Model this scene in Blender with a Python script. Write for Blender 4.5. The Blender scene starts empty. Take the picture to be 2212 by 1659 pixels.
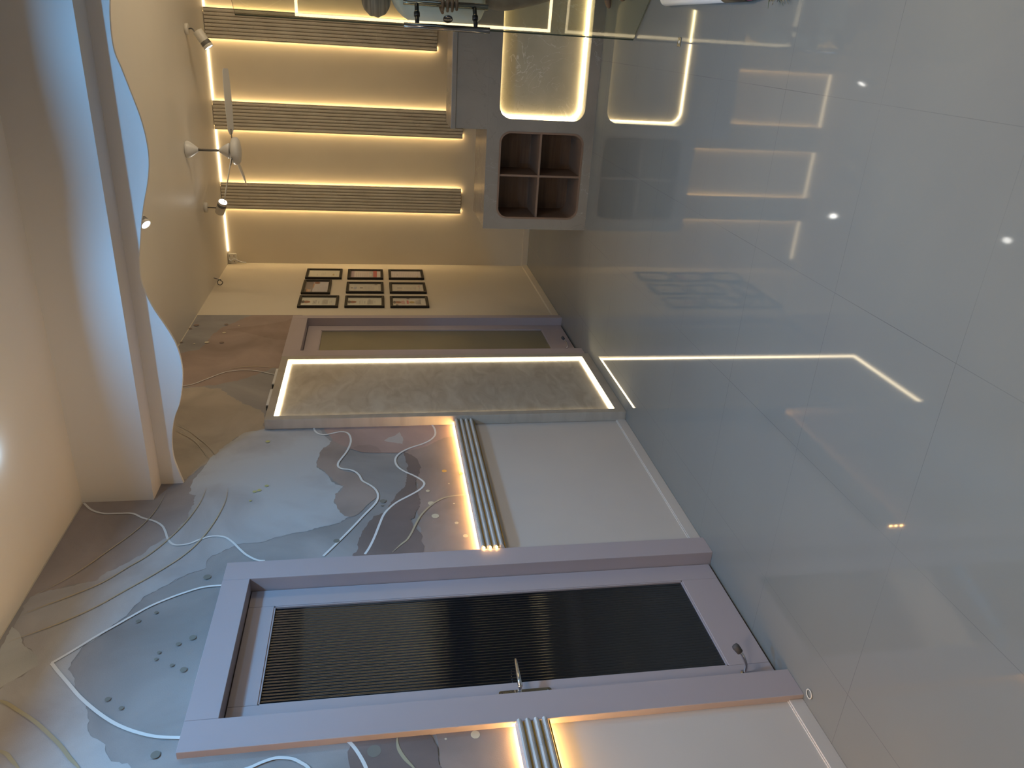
import bpy, bmesh, math, random
from mathutils import Vector, Matrix, noise
from mathutils.geometry import tessellate_polygon

# ---------------------------------------------------------------- camera, world, lights
scene = bpy.context.scene
COL = scene.collection
PI = math.pi
XW = -2.1457      # left wall plane
YB = 7.442        # back wall plane
ZC = 2.905        # ceiling
XA = -2.1163      # casing front
XD = -2.1812      # door leaf face
YK = 5.39         # desk front

def make_camera():
    yaw, pit, rol, f = .4368, .1717, .0164, 1648.03
    fw = Vector((-math.sin(yaw)*math.cos(pit), math.cos(yaw)*math.cos(pit), -math.sin(pit)))
    rt = Vector((math.cos(yaw), math.sin(yaw), 0))
    dn = fw.cross(rt)
    c, s = math.cos(rol), math.sin(rol)
    rt2, dn2 = c*rt + s*dn, -s*rt + c*dn
    # the phone was held on its side: the photo's right is the room's down
    m = Matrix.Identity(4)
    for i in range(3):
        m[i][0] = dn2[i]; m[i][1] = rt2[i]; m[i][2] = -fw[i]
    m[0][3], m[1][3], m[2][3] = 0, 0, 1.5
    cd = bpy.data.cameras.new('camera'); cd.sensor_width = 36; cd.lens = f/2212*36
    cd.sensor_fit = 'HORIZONTAL'; cd.clip_start = .05
    o = bpy.data.objects.new('camera', cd); COL.objects.link(o); o.matrix_world = m
    scene.camera = o
make_camera()

scene.view_settings.view_transform = 'Standard'
scene.view_settings.look = 'None'
scene.view_settings.exposure = 0.0
scene.view_settings.gamma = 1.0
scene.view_settings.use_curve_mapping = False
try:
    scene.cycles.use_denoising = True
    scene.cycles.sample_clamp_indirect = 4.0
    scene.cycles.max_bounces = 8
    scene.cycles.caustics_reflective = False
    scene.cycles.caustics_refractive = False
except Exception:
    pass

w = bpy.data.worlds.new('world'); scene.world = w; w.use_nodes = True
w.node_tree.nodes['Background'].inputs[0].default_value = (.62, .72, .85, 1)
w.node_tree.nodes['Background'].inputs[1].default_value = .15

def light(name, kind, loc, target, energy, color, size=.1, size_y=None, angle=None, blend=.5, spread=None):
    ld = bpy.data.lights.new(name, kind); ld.energy = energy; ld.color = color
    if kind == 'AREA':
        ld.size = size
        if size_y: ld.shape = 'RECTANGLE'; ld.size_y = size_y
        else: ld.shape = 'DISK'
        if spread: ld.spread = spread
    else:
        ld.shadow_soft_size = size
    if kind == 'SPOT':
        ld.spot_size = angle; ld.spot_blend = blend
    o = bpy.data.objects.new(name, ld); COL.objects.link(o); o.location = loc
    d = Vector(target) - Vector(loc)
    o.rotation_euler = d.to_track_quat('-Z', 'Y').to_euler()
    return o

COOL = (.15, .52, 1.0)
NEUT = (1.0, .87, .72)
WARM = (1.0, .78, .50)
# cool white ceiling downlights just outside the frame, in front of the beam
light('downlight', 'AREA', (-1.15, 2.665, 2.88), (-1.15, 2.665, 0), 13, COOL, .07, spread=2.8)
light('downlight', 'AREA', (-0.12, 2.62, 2.88), (-0.12, 2.62, 0), 13, COOL, .07, spread=2.8)
light('downlight', 'AREA', (-1.25, 1.70, 2.88), (-1.25, 1.70, 0), 18, COOL, .07, spread=2.8)
# added fill lights, unseen: a neutral one behind the camera, a warm one ahead
light('fill_light', 'AREA', (0.1, -0.6, 2.86), (-0.2, 0.2, 0), 34, NEUT, .6, .6, spread=2.3)
light('fill_light', 'AREA', (0.5, 2.15, 2.88), (0.3, 2.15, 0), 23, (1.0, .80, .60), .5, .5, spread=2.25)
light('downlight', 'POINT', (-1.52, 2.71, 2.865), (-1.52, 2.71, 0), .22, (.45, .70, 1.0), .012)  # bare point added for the bluish glow on the ceiling beside the downlight
# added warm fill, unseen, grazing the left wall to gild the casing's side
light('casing_fill', 'AREA', (-2.08, -1.2, 1.7), (-2.12, 2.0, 1.6), 4.5, (1, .70, .26), .05, 1.6)
# added warm uplights, out of view, brighten the ceiling
light('ceiling_fill', 'AREA', (-1.1, 0.4, 1.9), (-1.25, 1.35, 2.95), 9, WARM, .3, 1.0, spread=1.15)
light('ceiling_fill', 'AREA', (1.6, 5.4, 2.0), (-0.6, 5.4, 2.95), 24, WARM, .3, 2.4, spread=2.4)
# added cool fill from the entrance side on the right, out of view
light('cool_fill', 'AREA', (2.1, 3.0, 1.3), (0, 3.2, .2), 8, (.60, .80, 1.0), 1.6, 2.0)

# ---------------------------------------------------------------- helpers
class MB:
    """collects shapes in world coordinates for ONE mesh object"""
    def __init__(s): s.v = []; s.f = []; s.m = []; s.sm = []
    def add(s, vs, fs, mi=0, smooth=False):
        n = len(s.v); s.v += [tuple(p) for p in vs]
        for f in fs:
            s.f.append(tuple(n+i for i in f)); s.m.append(mi); s.sm.append(smooth)
        return s
    def box(s, x0, x1, y0, y1, z0, z1, mi=0):
        v = [(x, y, z) for x in (x0, x1) for y in (y0, y1) for z in (z0, z1)]
        return s.add(v, [(0,1,3,2),(4,6,7,5),(0,4,5,1),(2,3,7,6),(0,2,6,4),(1,5,7,3)], mi)
    def quad(s, a, b, c, d, mi=0): return s.add([a, b, c, d], [(0,1,2,3)], mi)
    def obox(s, o, ax, ay, az, mi=0):
        """box from corner o along three edge vectors"""
        o, ax, ay, az = Vector(o), Vector(ax), Vector(ay), Vector(az)
        v = [o+ax*i+ay*j+az*k for i in (0,1) for j in (0,1) for k in (0,1)]
        return s.add(v, [(0,1,3,2),(4,6,7,5),(0,4,5,1),(2,3,7,6),(0,2,6,4),(1,5,7,3)], mi)
    def tube(s, pts, r, n=10, mi=0, closed=False, cap=True, smooth=True):
        pts = [Vector(p) for p in pts]; N = len(pts)
        rs = r if isinstance(r, (list, tuple)) else [r]*N
        vs = []; up = None
        for i, p in enumerate(pts):
            a = pts[i-1] if (i > 0 or closed) else p
            b = pts[(i+1) % N] if (i < N-1 or closed) else p
            t = (b-a).normalized()
            if up is None:
                up = Vector((0,0,1)) if abs(t.z) < .9 else Vector((1,0,0))
            x = t.cross(up).normalized(); y = x.cross(t).normalized(); up = y
            for k in range(n):
                q = 2*PI*k/n
                vs.append(p + (x*math.cos(q) + y*math.sin(q))*rs[i])
        fs = []
        for i in range(N if closed else N-1):
            for k in range(n):
                a, b = i*n+k, i*n+(k+1) % n; c = ((i+1) % N)*n
                fs.append((a, b, c+(k+1) % n, c+k))
        s.add(vs, fs, mi, smooth)
        if cap and not closed:
            m = len(s.v) - len(vs)
            s.f.append(tuple(m+k for k in range(n))[::-1]); s.m.append(mi); s.sm.append(False)
            s.f.append(tuple(m+(N-1)*n+k for k in range(n))); s.m.append(mi); s.sm.append(False)
        return s
    def lathe(s, o, axis, prof, n=28, mi=0, smooth=True):
        """prof: list of (along axis, radius)"""
        o = Vector(o); t = Vector(axis).normalized()
        up = Vector((0,0,1)) if abs(t.z) < .9 else Vector((1,0,0))
        x = t.cross(up).normalized(); y = t.cross(x).normalized()
        vs = []
        for h, r in prof:
            for k in range(n):
                q = 2*PI*k/n; vs.append(o + t*h + (x*math.cos(q)+y*math.sin(q))*max(r, 1e-5))
        fs = [(i*n+k, i*n+(k+1) % n, (i+1)*n+(k+1) % n, (i+1)*n+k) for i in range(len(prof)-1) for k in range(n)]
        return s.add(vs, fs, mi, smooth)
    def plate(s, loops, to3, d0, d1, mi=0):
        """2-D outline (first loop) with holes, given thickness; to3(u, v, d) -> point"""
        vecs = [[Vector((u, v, 0)) for u, v in L] for L in loops]
        tris = tessellate_polygon(vecs)
        flat = [p for L in loops for p in L]; n = len(flat)
        v = [to3(a, b, d0) for a, b in flat] + [to3(a, b, d1) for a, b in flat]
        fs = [tuple(t) for t in tris] + [tuple(n+i for i in t[::-1]) for t in tris]
        s.add(v, fs, mi)
        b = len(s.v) - len(v); k = 0
        for L in loops:
            m = len(L)
            for i in range(m):
                j = (i+1) % m
                s.f.append((b+k+i, b+k+j, b+n+k+j, b+n+k+i)); s.m.append(mi); s.sm.append(False)
            k += m
        return s
    def build(s, name, mats, parent=None, recalc=True):
        if not isinstance(mats, (list, tuple)): mats = [mats]
        off = world_loc(parent) if parent else Vector((0,0,0))
        me = bpy.data.meshes.new(name)
        me.from_pydata([tuple(Vector(p)-off) for p in s.v], [], s.f)
        for m in mats: me.materials.append(m)
        me.polygons.foreach_set('material_index', s.m)
        me.polygons.foreach_set('use_smooth', s.sm)
        if recalc:
            bm = bmesh.new(); bm.from_mesh(me)
            bmesh.ops.remove_doubles(bm, verts=bm.verts, dist=1e-6)
            bmesh.ops.recalc_face_normals(bm, faces=bm.faces)
            bm.to_mesh(me); bm.free()
        me.update()
        o = bpy.data.objects.new(name, me); COL.objects.link(o)
        if parent: o.parent = parent
        return o

def world_loc(o):
    v = Vector((0,0,0))
    while o: v += Vector(o.location); o = o.parent
    return v
def tag(o, label=None, cat=None, group=None, kind=None):
    if label: o['label'] = label
    if cat: o['category'] = cat
    if group: o['group'] = group
    if kind: o['kind'] = kind
    return o
def thing(name, loc, label, cat, group=None, kind=None):
    o = bpy.data.objects.new(name, None); COL.objects.link(o); o.location = loc
    o.empty_display_size = .1
    return tag(o, label, cat, group, kind)
def bevel(o, wd=.003, seg=2, ang=40):
    m = o.modifiers.new('bevel', 'BEVEL'); m.width = wd; m.segments = seg
    m.limit_method = 'ANGLE'; m.angle_limit = math.radians(ang)
    return o
def copy_tree(o, parent=None):
    c = o.copy(); COL.objects.link(c)
    if parent: c.parent = parent
    for ch in list(o.children): copy_tree(ch, c)
    return c
def rrect(x0, x1, z0, z1, r, n=8):
    p = []
    for cx, cz, a in ((x1-r, z1-r, 0), (x0+r, z1-r, 90), (x0+r, z0+r, 180), (x1-r, z0+r, 270)):
        for k in range(n+1):
            q = math.radians(a + 90*k/n); p.append((cx + r*math.cos(q), cz + r*math.sin(q)))
    return p
def spline(pts, per=6):
    """Catmull-Rom through 2-D/3-D points"""
    P = [Vector(p) for p in pts]; out = []
    P = [P[0]*2-P[1]] + P + [P[-1]*2-P[-2]]
    for i in range(1, len(P)-2):
        a, b, c, d = P[i-1:i+3]
        for k in range(per):
            t = k/per
            out.append(.5*((2*b)+(c-a)*t+(2*a-5*b+4*c-d)*t*t+(3*b-a-3*c+d)*t**3))
    out.append(P[-2]); return out

# ---------------------------------------------------------------- materials
def mat(name, col, rough=.5, metal=0, spec=.5, em=None, es=0):
    m = bpy.data.materials.new(name); m.use_nodes = True
    b = m.node_tree.nodes['Principled BSDF']
    b.inputs['Base Color'].default_value = (*col, 1); b.inputs['Roughness'].default_value = rough
    b.inputs['Metallic'].default_value = metal; b.inputs['Specular IOR Level'].default_value = spec
    if em: b.inputs['Emission Color'].default_value = (*em, 1); b.inputs['Emission Strength'].default_value = es
    return m
def nt(m): return m.node_tree.nodes, m.node_tree.links, m.node_tree.nodes['Principled BSDF']
def coords(m, scale=(1,1,1)):
    n, l, b = nt(m)
    g = n.new('ShaderNodeNewGeometry'); mp = n.new('ShaderNodeMapping')
    mp.inputs['Scale'].default_value = scale
    l.new(g.outputs['Position'], mp.inputs['Vector']); return mp.outputs['Vector']
def noisy(name, c1, c2, scale=3, rough=.5, detail=5, stretch=(1,1,1), lo=.35, hi=.65, bump=0, bscale=200, spec=.5, dist=0):
    m = mat(name, c1, rough, 0, spec); n, l, b = nt(m); v = coords(m, stretch)
    t = n.new('ShaderNodeTexNoise'); t.inputs['Scale'].default_value = scale; t.inputs['Detail'].default_value = detail
    t.inputs['Distortion'].default_value = dist
    l.new(v, t.inputs['Vector'])
    r = n.new('ShaderNodeValToRGB'); r.color_ramp.elements[0].position = lo; r.color_ramp.elements[1].position = hi
    r.color_ramp.elements[0].color = (*c1, 1); r.color_ramp.elements[1].color = (*c2, 1)
    l.new(t.outputs['Fac'], r.inputs['Fac']); l.new(r.outputs['Color'], b.inputs['Base Color'])
    if bump:
        t2 = n.new('ShaderNodeTexNoise'); t2.inputs['Scale'].default_value = bscale; l.new(v, t2.inputs['Vector'])
        bp = n.new('ShaderNodeBump'); bp.inputs['Strength'].default_value = bump; bp.inputs['Distance'].default_value = .002
        l.new(t2.outputs['Fac'], bp.inputs['Height']); l.new(bp.outputs['Normal'], b.inputs['Normal'])
    return m
def marble(name, base, vein, light_vein, rough=.25, scale=4, stretch=(1,1,1), amount=.5):
    m = noisy(name, base, [c*.82 for c in base], scale, rough, 6, stretch, .3, .7)
    n, l, b = nt(m); src = b.inputs['Base Color'].links[0].from_socket
    v = coords(m, stretch)
    for k, (c, sc, wd) in enumerate(((vein, scale*1.3, .012), (light_vein, scale*.9, .010))):
        t = n.new('ShaderNodeTexNoise'); t.inputs['Scale'].default_value = sc; t.inputs['Detail'].default_value = 7
        t.inputs['Distortion'].default_value = 1.2 + k; l.new(v, t.inputs['Vector'])
        mt = n.new('ShaderNodeMath'); mt.operation = 'SUBTRACT'; mt.inputs[1].default_value = .5 + .03*k
        l.new(t.outputs['Fac'], mt.inputs[0])
        ab = n.new('ShaderNodeMath'); ab.operation = 'ABSOLUTE'; l.new(mt.outputs[0], ab.inputs[0])
        mr = n.new('ShaderNodeMapRange'); mr.inputs['From Min'].default_value = 0; mr.inputs['From Max'].default_value = wd
        mr.inputs['To Min'].default_value = amount; mr.inputs['To Max'].default_value = 0
        l.new(ab.outputs[0], mr.inputs['Value'])
        # veins only in patches
        t3 = n.new('ShaderNodeTexNoise'); t3.inputs['Scale'].default_value = sc*.5; l.new(v, t3.inputs['Vector'])
        r3 = n.new('ShaderNodeMapRange'); r3.inputs['From Min'].default_value = .48; r3.inputs['From Max'].default_value = .6
        l.new(t3.outputs['Fac'], r3.inputs['Value'])
        mu = n.new('ShaderNodeMath'); mu.operation = 'MULTIPLY'; l.new(mr.outputs[0], mu.inputs[0]); l.new(r3.outputs[0], mu.inputs[1])
        mx = n.new('ShaderNodeMixRGB'); mx.inputs['Color2'].default_value = (*c, 1)
        l.new(mu.outputs[0], mx.inputs['Fac']); l.new(src, mx.inputs['Color1']); src = mx.outputs['Color']
    l.new(src, b.inputs['Base Color']); return m
def emit(name, col, s):
    m = bpy.data.materials.new(name); m.use_nodes = True; n = m.node_tree.nodes; l = m.node_tree.links
    n.remove(n['Principled BSDF']); e = n.new('ShaderNodeEmission')
    e.inputs[0].default_value = (*col, 1); e.inputs[1].default_value = s
    l.new(e.outputs[0], n['Material Output'].inputs[0]); return m

def floor_material():
    m = noisy('polished_tile', (.212, .217, .202), (.186, .192, .186), 1.1, .06, 6, lo=.3, hi=.75, spec=.5)
    n, l, b = nt(m); src = b.inputs['Base Color'].links[0].from_socket
    g = n.new('ShaderNodeNewGeometry'); sp = n.new('ShaderNodeSeparateXYZ'); l.new(g.outputs['Position'], sp.inputs[0])
    def mth(op, a, bb=None):
        k = n.new('ShaderNodeMath'); k.operation = op
        for i, q in enumerate((a, bb)):
            if q is None: continue
            if isinstance(q, (int, float)): k.inputs[i].default_value = q
            else: l.new(q, k.inputs[i])
        return k.outputs[0]
    facs = []
    for ax, off, per in ((0, -.1302, .593), (1, 1.632, .593)):
        u = mth('SUBTRACT', sp.outputs[ax], off - per*20); u = mth('MODULO', u, per)
        d = mth('MINIMUM', u, mth('SUBTRACT', per, u))
        facs.append(mth('LESS_THAN', d, .0010))
    fac = mth('MAXIMUM', facs[0], facs[1])
    # the joint is stained more in some places than others
    t = n.new('ShaderNodeTexNoise'); t.inputs['Scale'].default_value = 1.3; l.new(g.outputs['Position'], t.inputs['Vector'])
    mr = n.new('ShaderNodeMapRange'); mr.inputs['From Min'].default_value = .4; mr.inputs['From Max'].default_value = .62
    mr.inputs['To Min'].default_value = .25; mr.inputs['To Max'].default_value = .85; l.new(t.outputs['Fac'], mr.inputs['Value'])
    fac = mth('MULTIPLY', fac, mr.outputs[0])
    mx = n.new('ShaderNodeMixRGB'); mx.inputs['Color2'].default_value = (.12, .12, .12, 1)
    l.new(fac, mx.inputs['Fac']); l.new(src, mx.inputs['Color1']); l.new(mx.outputs[0], b.inputs['Base Color'])
    # faint smears change the gloss
    t2 = n.new('ShaderNodeTexNoise'); t2.inputs['Scale'].default_value = 2.2; t2.inputs['Detail'].default_value = 6
    l.new(g.outputs['Position'], t2.inputs['Vector'])
    m2 = n.new('ShaderNodeMapRange'); m2.inputs['To Min'].default_value = .02; m2.inputs['To Max'].default_value = .06
    l.new(t2.outputs['Fac'], m2.inputs['Value']); l.new(m2.outputs[0], b.inputs['Roughness'])
    return m

def wallpaper_mat(name, c, k=.22):
    if name == 'pale':
        return noisy('wallpaper_pale', (.51, .515, .52), (.36, .335, .33), 2.0, .75, 8, lo=.42, hi=.74, bump=.25, bscale=260, spec=.25, dist=.9)
    return noisy('wallpaper_'+name, [x*(1-k) for x in c], [min(1, x*(1+k)) for x in c], 2.6, .75, 7, lo=.28, hi=.72, bump=.25, bscale=260, spec=.25, dist=.6)

M = {}
M['floor'] = floor_material()
M['cream'] = noisy('cream_paint', (.74, .66, .52), (.70, .62, .49), 1.5, .55, 3, spec=.35, bump=.08, bscale=120)
M['ceil'] = noisy('ceiling_paint', (.78, .73, .65), (.75, .70, .62), 1.2, .45, 3, spec=.4)
M['beam'] = mat('beam_paint', (.64, .62, .60), .5, spec=.35)
M['valance'] = mat('valance_paint', (.72, .70, .68), .45, spec=.35)
M['lower'] = noisy('lower_wall_laminate', (.63, .57, .52), (.59, .535, .49), 1.5, .4, 3, spec=.35)
M['mauve'] = noisy('mauve_laminate', (.45, .385, .40), (.43, .37, .385), 2, .42, 3, spec=.4)
M['seam'] = mat('seam_dark', (.05, .04, .04), .8)
M['reed'] = mat('reeded_glass_dark', (.006, .007, .009), .06, spec=.5)
M['reed'].node_tree.nodes['Principled BSDF'].inputs['IOR'].default_value = 1.75
M['frost'] = noisy('frosted_glass_olive', (.20, .18, .12), (.235, .21, .135), 1.2, .22, 3, spec=.5)
M['chrome'] = mat('chrome', (.72, .72, .74), .12, 1)
M['chromed'] = mat('dark_chrome', (.12, .12, .13), .14, 1)
M['rubber'] = mat('grey_rubber', (.06, .06, .065), .7)
M['marble_band'] = marble('white_marble', (.62, .61, .59), (.16, .17, .17), (.75, .75, .75), .35, 12, (1, 1, 2.5), .85)
M['marble_flute'] = marble('beige_marble', (.70, .64, .53), (.42, .35, .26), (.80, .76, .68), .45, 10, (1, 1, .6), .7)
M['groove'] = mat('brown_groove', (.17, .12, .07), .6)
M['gold'] = mat('brass_trim', (.55, .38, .12), .35, .8)
M['stone'] = marble('grey_stone', (.31, .27, .225), (.22, .19, .155), (.50, .47, .42), .25, 3.2, (1, 1, 1), .5)
M['panelstone'] = noisy('streaked_stone', (.40, .345, .275), (.56, .51, .43), 2.2, .3, 8, (1, 2.2, 5), .3, .7, dist=1.2)
M['framestone'] = noisy('frame_stone', (.37, .33, .28), (.45, .41, .35), 2.6, .35, 7, (1, 2, 4), .3, .7, dist=1)
M['onyx'] = marble('onyx', (.52, .46, .34), (.38, .32, .22), (.78, .74, .66), .2, 4.5, (1, 1, 1), .6)
M['wood'] = noisy('brown_laminate', (.17, .105, .07), (.215, .14, .095), 2, .45, 6, (2, 2, 40), .3, .7)
M['wooded'] = mat('brown_edge_band', (.24, .15, .10), .5)
M['white'] = mat('white_enamel', (.72, .72, .72), .35)
M['offwhite'] = mat('offwhite_plastic', (.72, .68, .60), .4)
M['greyring'] = mat('grey_band', (.16, .15, .14), .5)
M['black'] = mat('black_plastic', (.012, .012, .012), .4)
M['frame'] = mat('black_frame_wood', (.014, .011, .008), .45, spec=.3)
M['darkwall'] = mat('dark_glazed_partition', (.06, .06, .065), .25)
M['framelip'] = mat('olive_frame_lip', (.06, .05, .032), .4)
M['led_warm'] = emit('led_warm', (1, .70, .34), 48)
M['led_cove'] = emit('led_cove', (1, .78, .46), 5)
M['led_orange'] = emit('led_orange', (1, .54, .16), 90)
M['led_panel'] = emit('led_panel', (1, .82, .52), 14)
M['led_desk'] = emit('led_desk', (1, .82, .48), 24)
M['lens'] = emit('lamp_lens', (1, .97, .9), 14)
# ---------------------------------------------------------------- the room shell
def structure():
    b = MB(); b.box(-2.6, 2.4, -2.2, 7.9, -.12, 0); tag(b.build('floor', M['floor']), kind='structure')
    b = MB(); b.box(-2.6, 2.4, -2.2, 7.9, ZC, ZC+.12); ce = tag(b.build('ceiling', M['ceil']), kind='structure')
    # dropped beam across the ceiling; its lower face carries the wavy valance
    b = MB(); b.box(XW-.01, 2.3, 3.336, 3.4761, 2.5838, ZC+.01); tag(b.build('trim_1', M['beam']), kind='structure')
    # left wall with two door openings
    b = MB()
    x0, x1 = -2.40, XW
    for y0, y1, z0, z1 in ((-2.2, 1.90, 0, ZC), (1.90, 2.72, 2.08, ZC), (2.72, 5.09, 0, ZC), (5.09, 5.86, 2.08, ZC), (5.86, 7.6, 0, ZC)):
        b.box(x0, x1, y0, y1, z0, z1)
    b.box(-2.46, -2.40, -2.2, 7.6, 0, ZC)
    wl = tag(b.build('wall_left', M['cream']), kind='structure')
    b = MB()
    for y0, y1 in ((-2.2, 1.8276), (2.7797, 4.03)):
        b.box(XW, XW+.0015, y0, y1, .0, .96)
    b.build('lower_wall_panel', M['lower'], wl)
    b = MB(); b.box(-2.46, 2.4, YB, YB+.15, 0, ZC); tag(b.build('wall_back', M['cream']), kind='structure')
    b = MB(); b.box(2.2, 2.35, -2.2, 7.6, 0, ZC); tag(b.build('wall_right', M['darkwall']), kind='structure')
    b = MB(); b.box(-2.46, 2.35, -2.35, -2.2, 0, ZC); tag(b.build('wall_front', M['cream']), kind='structure')
    # skirting flush with the lower wall
    for i, (y0, y1) in enumerate(((-2.2, 1.8276), (2.7797, 4.03), (5.8817, 7.44))):
        b = MB(); b.box(XW, XW+.010, y0, y1, 0, .055); b.box(XW, XW+.006, y0, y1, .055, .060)
        tag(bevel(b.build('baseboard_left' + ('' if i == 0 else '.%03d' % i), M['lower'] if i < 2 else M['cream']), .002), kind='structure')
    b = MB(); b.box(XW, 2.2, YB-.010, YB, 0, .055); tag(b.build('baseboard_back', M['cream']), kind='structure')
structure()

def wavy_valance():
    pts = [(0.028,2.496),(-0.07,2.508),(-0.152,2.507),(-0.218,2.489),(-0.312,2.465),(-0.4,2.444),(-0.49,2.433),(-0.574,2.435),(-0.66,2.452),(-0.747,2.478),(-0.827,2.498),(-0.918,2.516),(-1.001,2.531),(-1.075,2.536),(-1.128,2.529),(-1.215,2.502),(-1.315,2.455),(-1.395,2.425),(-1.489,2.412),(-1.584,2.419),(-1.693,2.444),(-1.779,2.479),(-1.88,2.502),(-1.984,2.508),(-2.064,2.496),(-2.146,2.477)]
    # the wave goes on to the right, out of the frame
    more = [(2.2, 2.47), (2.0, 2.50), (1.8, 2.45), (1.6, 2.42), (1.35, 2.46), (1.15, 2.51), (1.0, 2.53), (.85, 2.51), (.6, 2.44), (.4, 2.43), (.2, 2.46)]
    low = [(p.x, p.y) for p in spline(more + pts, 6)]
    loop = low + [(XW, 2.86), (2.2, 2.86)]
    b = MB(); b.plate([loop], lambda u, v, d: (u, d, v), 3.4765, 3.494)
    o = b.build('wavy_valance', M['valance'])
    tag(o, 'white board with a wavy lower edge hanging behind the ceiling beam', 'valance')
wavy_valance()

WP_LINES = [
 ('w', 0.011, [(4.055,1.884),(3.996,1.873),(3.957,1.85),(3.942,1.812),(3.957,1.77),(3.972,1.729),(3.963,1.695),(3.929,1.675),(3.869,1.666),(3.812,1.67),(3.738,1.686),(3.676,1.708),(3.624,1.725),(3.585,1.724),(3.561,1.704),(3.549,1.665),(3.525,1.634),(3.485,1.612),(3.434,1.596),(3.387,1.555),(3.346,1.53),(3.299,1.518),(3.246,1.522),(3.196,1.543),(3.128,1.582),(3.03,1.635),(2.943,1.685),(2.823,1.757)]),
 ('w', 0.011, [(4.058,1.206),(3.994,1.188),(3.936,1.184),(3.891,1.192),(3.843,1.22),(3.802,1.267),(3.759,1.34),(3.715,1.388),(3.666,1.417),(3.613,1.423),(3.56,1.411),(3.51,1.377),(3.469,1.334),(3.425,1.297),(3.388,1.281),(3.352,1.291),(3.319,1.316),(3.279,1.36),(3.224,1.424),(3.169,1.466),(3.114,1.493),(3.027,1.515),(2.943,1.535),(2.869,1.557),(2.819,1.577)]),
 ('w', 0.01, [(3.327,2.894),(3.266,2.841),(3.232,2.779),(3.227,2.711),(3.221,2.65),(3.181,2.595),(3.15,2.536),(3.109,2.493),(3.061,2.468),(3.001,2.443),(2.964,2.414),(2.956,2.383),(2.965,2.342),(2.992,2.305),(3.011,2.257),(3.0,2.204),(2.958,2.161),(2.906,2.124),(2.86,2.088),(2.82,2.04),(2.811,2.004)]),
 ('w', 0.01, [(2.663,2.141),(2.658,2.227),(2.628,2.3),(2.589,2.369),(2.549,2.423),(2.471,2.501),(2.405,2.566),(2.341,2.622),(2.286,2.674)]),
 ('w', 0.012, [(2.286,2.674),(2.245,2.64),(2.185,2.587),(2.118,2.528),(2.052,2.459),(1.996,2.39),(1.958,2.328),(1.929,2.263),(1.915,2.213),(1.906,2.151)]),
 ('w', 0.011, [(1.759,1.948),(1.769,1.917),(1.783,1.886),(1.793,1.849),(1.791,1.82),(1.783,1.791),(1.766,1.765),(1.749,1.745),(1.722,1.729)]),
 ('w', 0.012, [(1.859,1.649),(1.822,1.613),(1.78,1.587),(1.728,1.564),(1.691,1.557)]),
 ('w', 0.006, [(4.63,2.737),(4.659,2.674),(4.72,2.616),(4.784,2.563),(4.849,2.496),(4.872,2.406),(4.864,2.325),(4.832,2.254),(4.791,2.182)]),
 ('g', 0.006, [(4.875,2.513),(4.916,2.44),(4.931,2.348),(4.925,2.265),(4.905,2.188)]),
 ('g', 0.009, [(3.26,1.052),(3.261,1.108),(3.255,1.151),(3.24,1.194),(3.213,1.23),(3.185,1.257),(3.134,1.293),(3.086,1.32),(3.026,1.343),(2.961,1.365),(2.911,1.387),(2.882,1.411),(2.858,1.43),(2.821,1.457)]),
 ('k', 0.012, [(1.856,1.46),(1.807,1.462),(1.776,1.456),(1.742,1.439),(1.71,1.416),(1.683,1.398)]),
 ('g', 0.005, [(3.39,2.543),(3.265,2.549),(3.162,2.569),(3.06,2.608),(2.941,2.673),(2.831,2.734),(2.753,2.788),(2.667,2.871)]),
 ('g', 0.006, [(3.422,2.359),(3.294,2.363),(3.141,2.393),(3.001,2.443),(2.89,2.501),(2.82,2.558),(2.723,2.636),(2.645,2.739),(2.597,2.815),(2.551,2.877)]),
 ('g', 0.006, [(3.407,2.256),(3.285,2.248),(3.117,2.269),(2.971,2.308),(2.861,2.363),(2.754,2.448),(2.666,2.53),(2.573,2.617),(2.497,2.714),(2.45,2.792),(2.413,2.859)]),
 ('k', 0.012, [(2.136,2.799),(2.127,2.78),(2.111,2.75),(2.082,2.711),(2.044,2.659),(2.005,2.612),(1.956,2.56),(1.91,2.514),(1.865,2.475),(1.831,2.442),(1.798,2.415)]),
 ('k', 0.012, [(1.926,2.714),(1.918,2.697),(1.903,2.671),(1.875,2.644),(1.852,2.621),(1.826,2.599)]),
 ('f', 0.006, [(4.122,2.668),(4.035,2.571),(3.939,2.496),(3.847,2.43),(3.735,2.367)]),
 ('f', 0.006, [(4.046,2.651),(3.973,2.569),(3.898,2.505),(3.814,2.456),(3.727,2.413)]),
]
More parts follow.
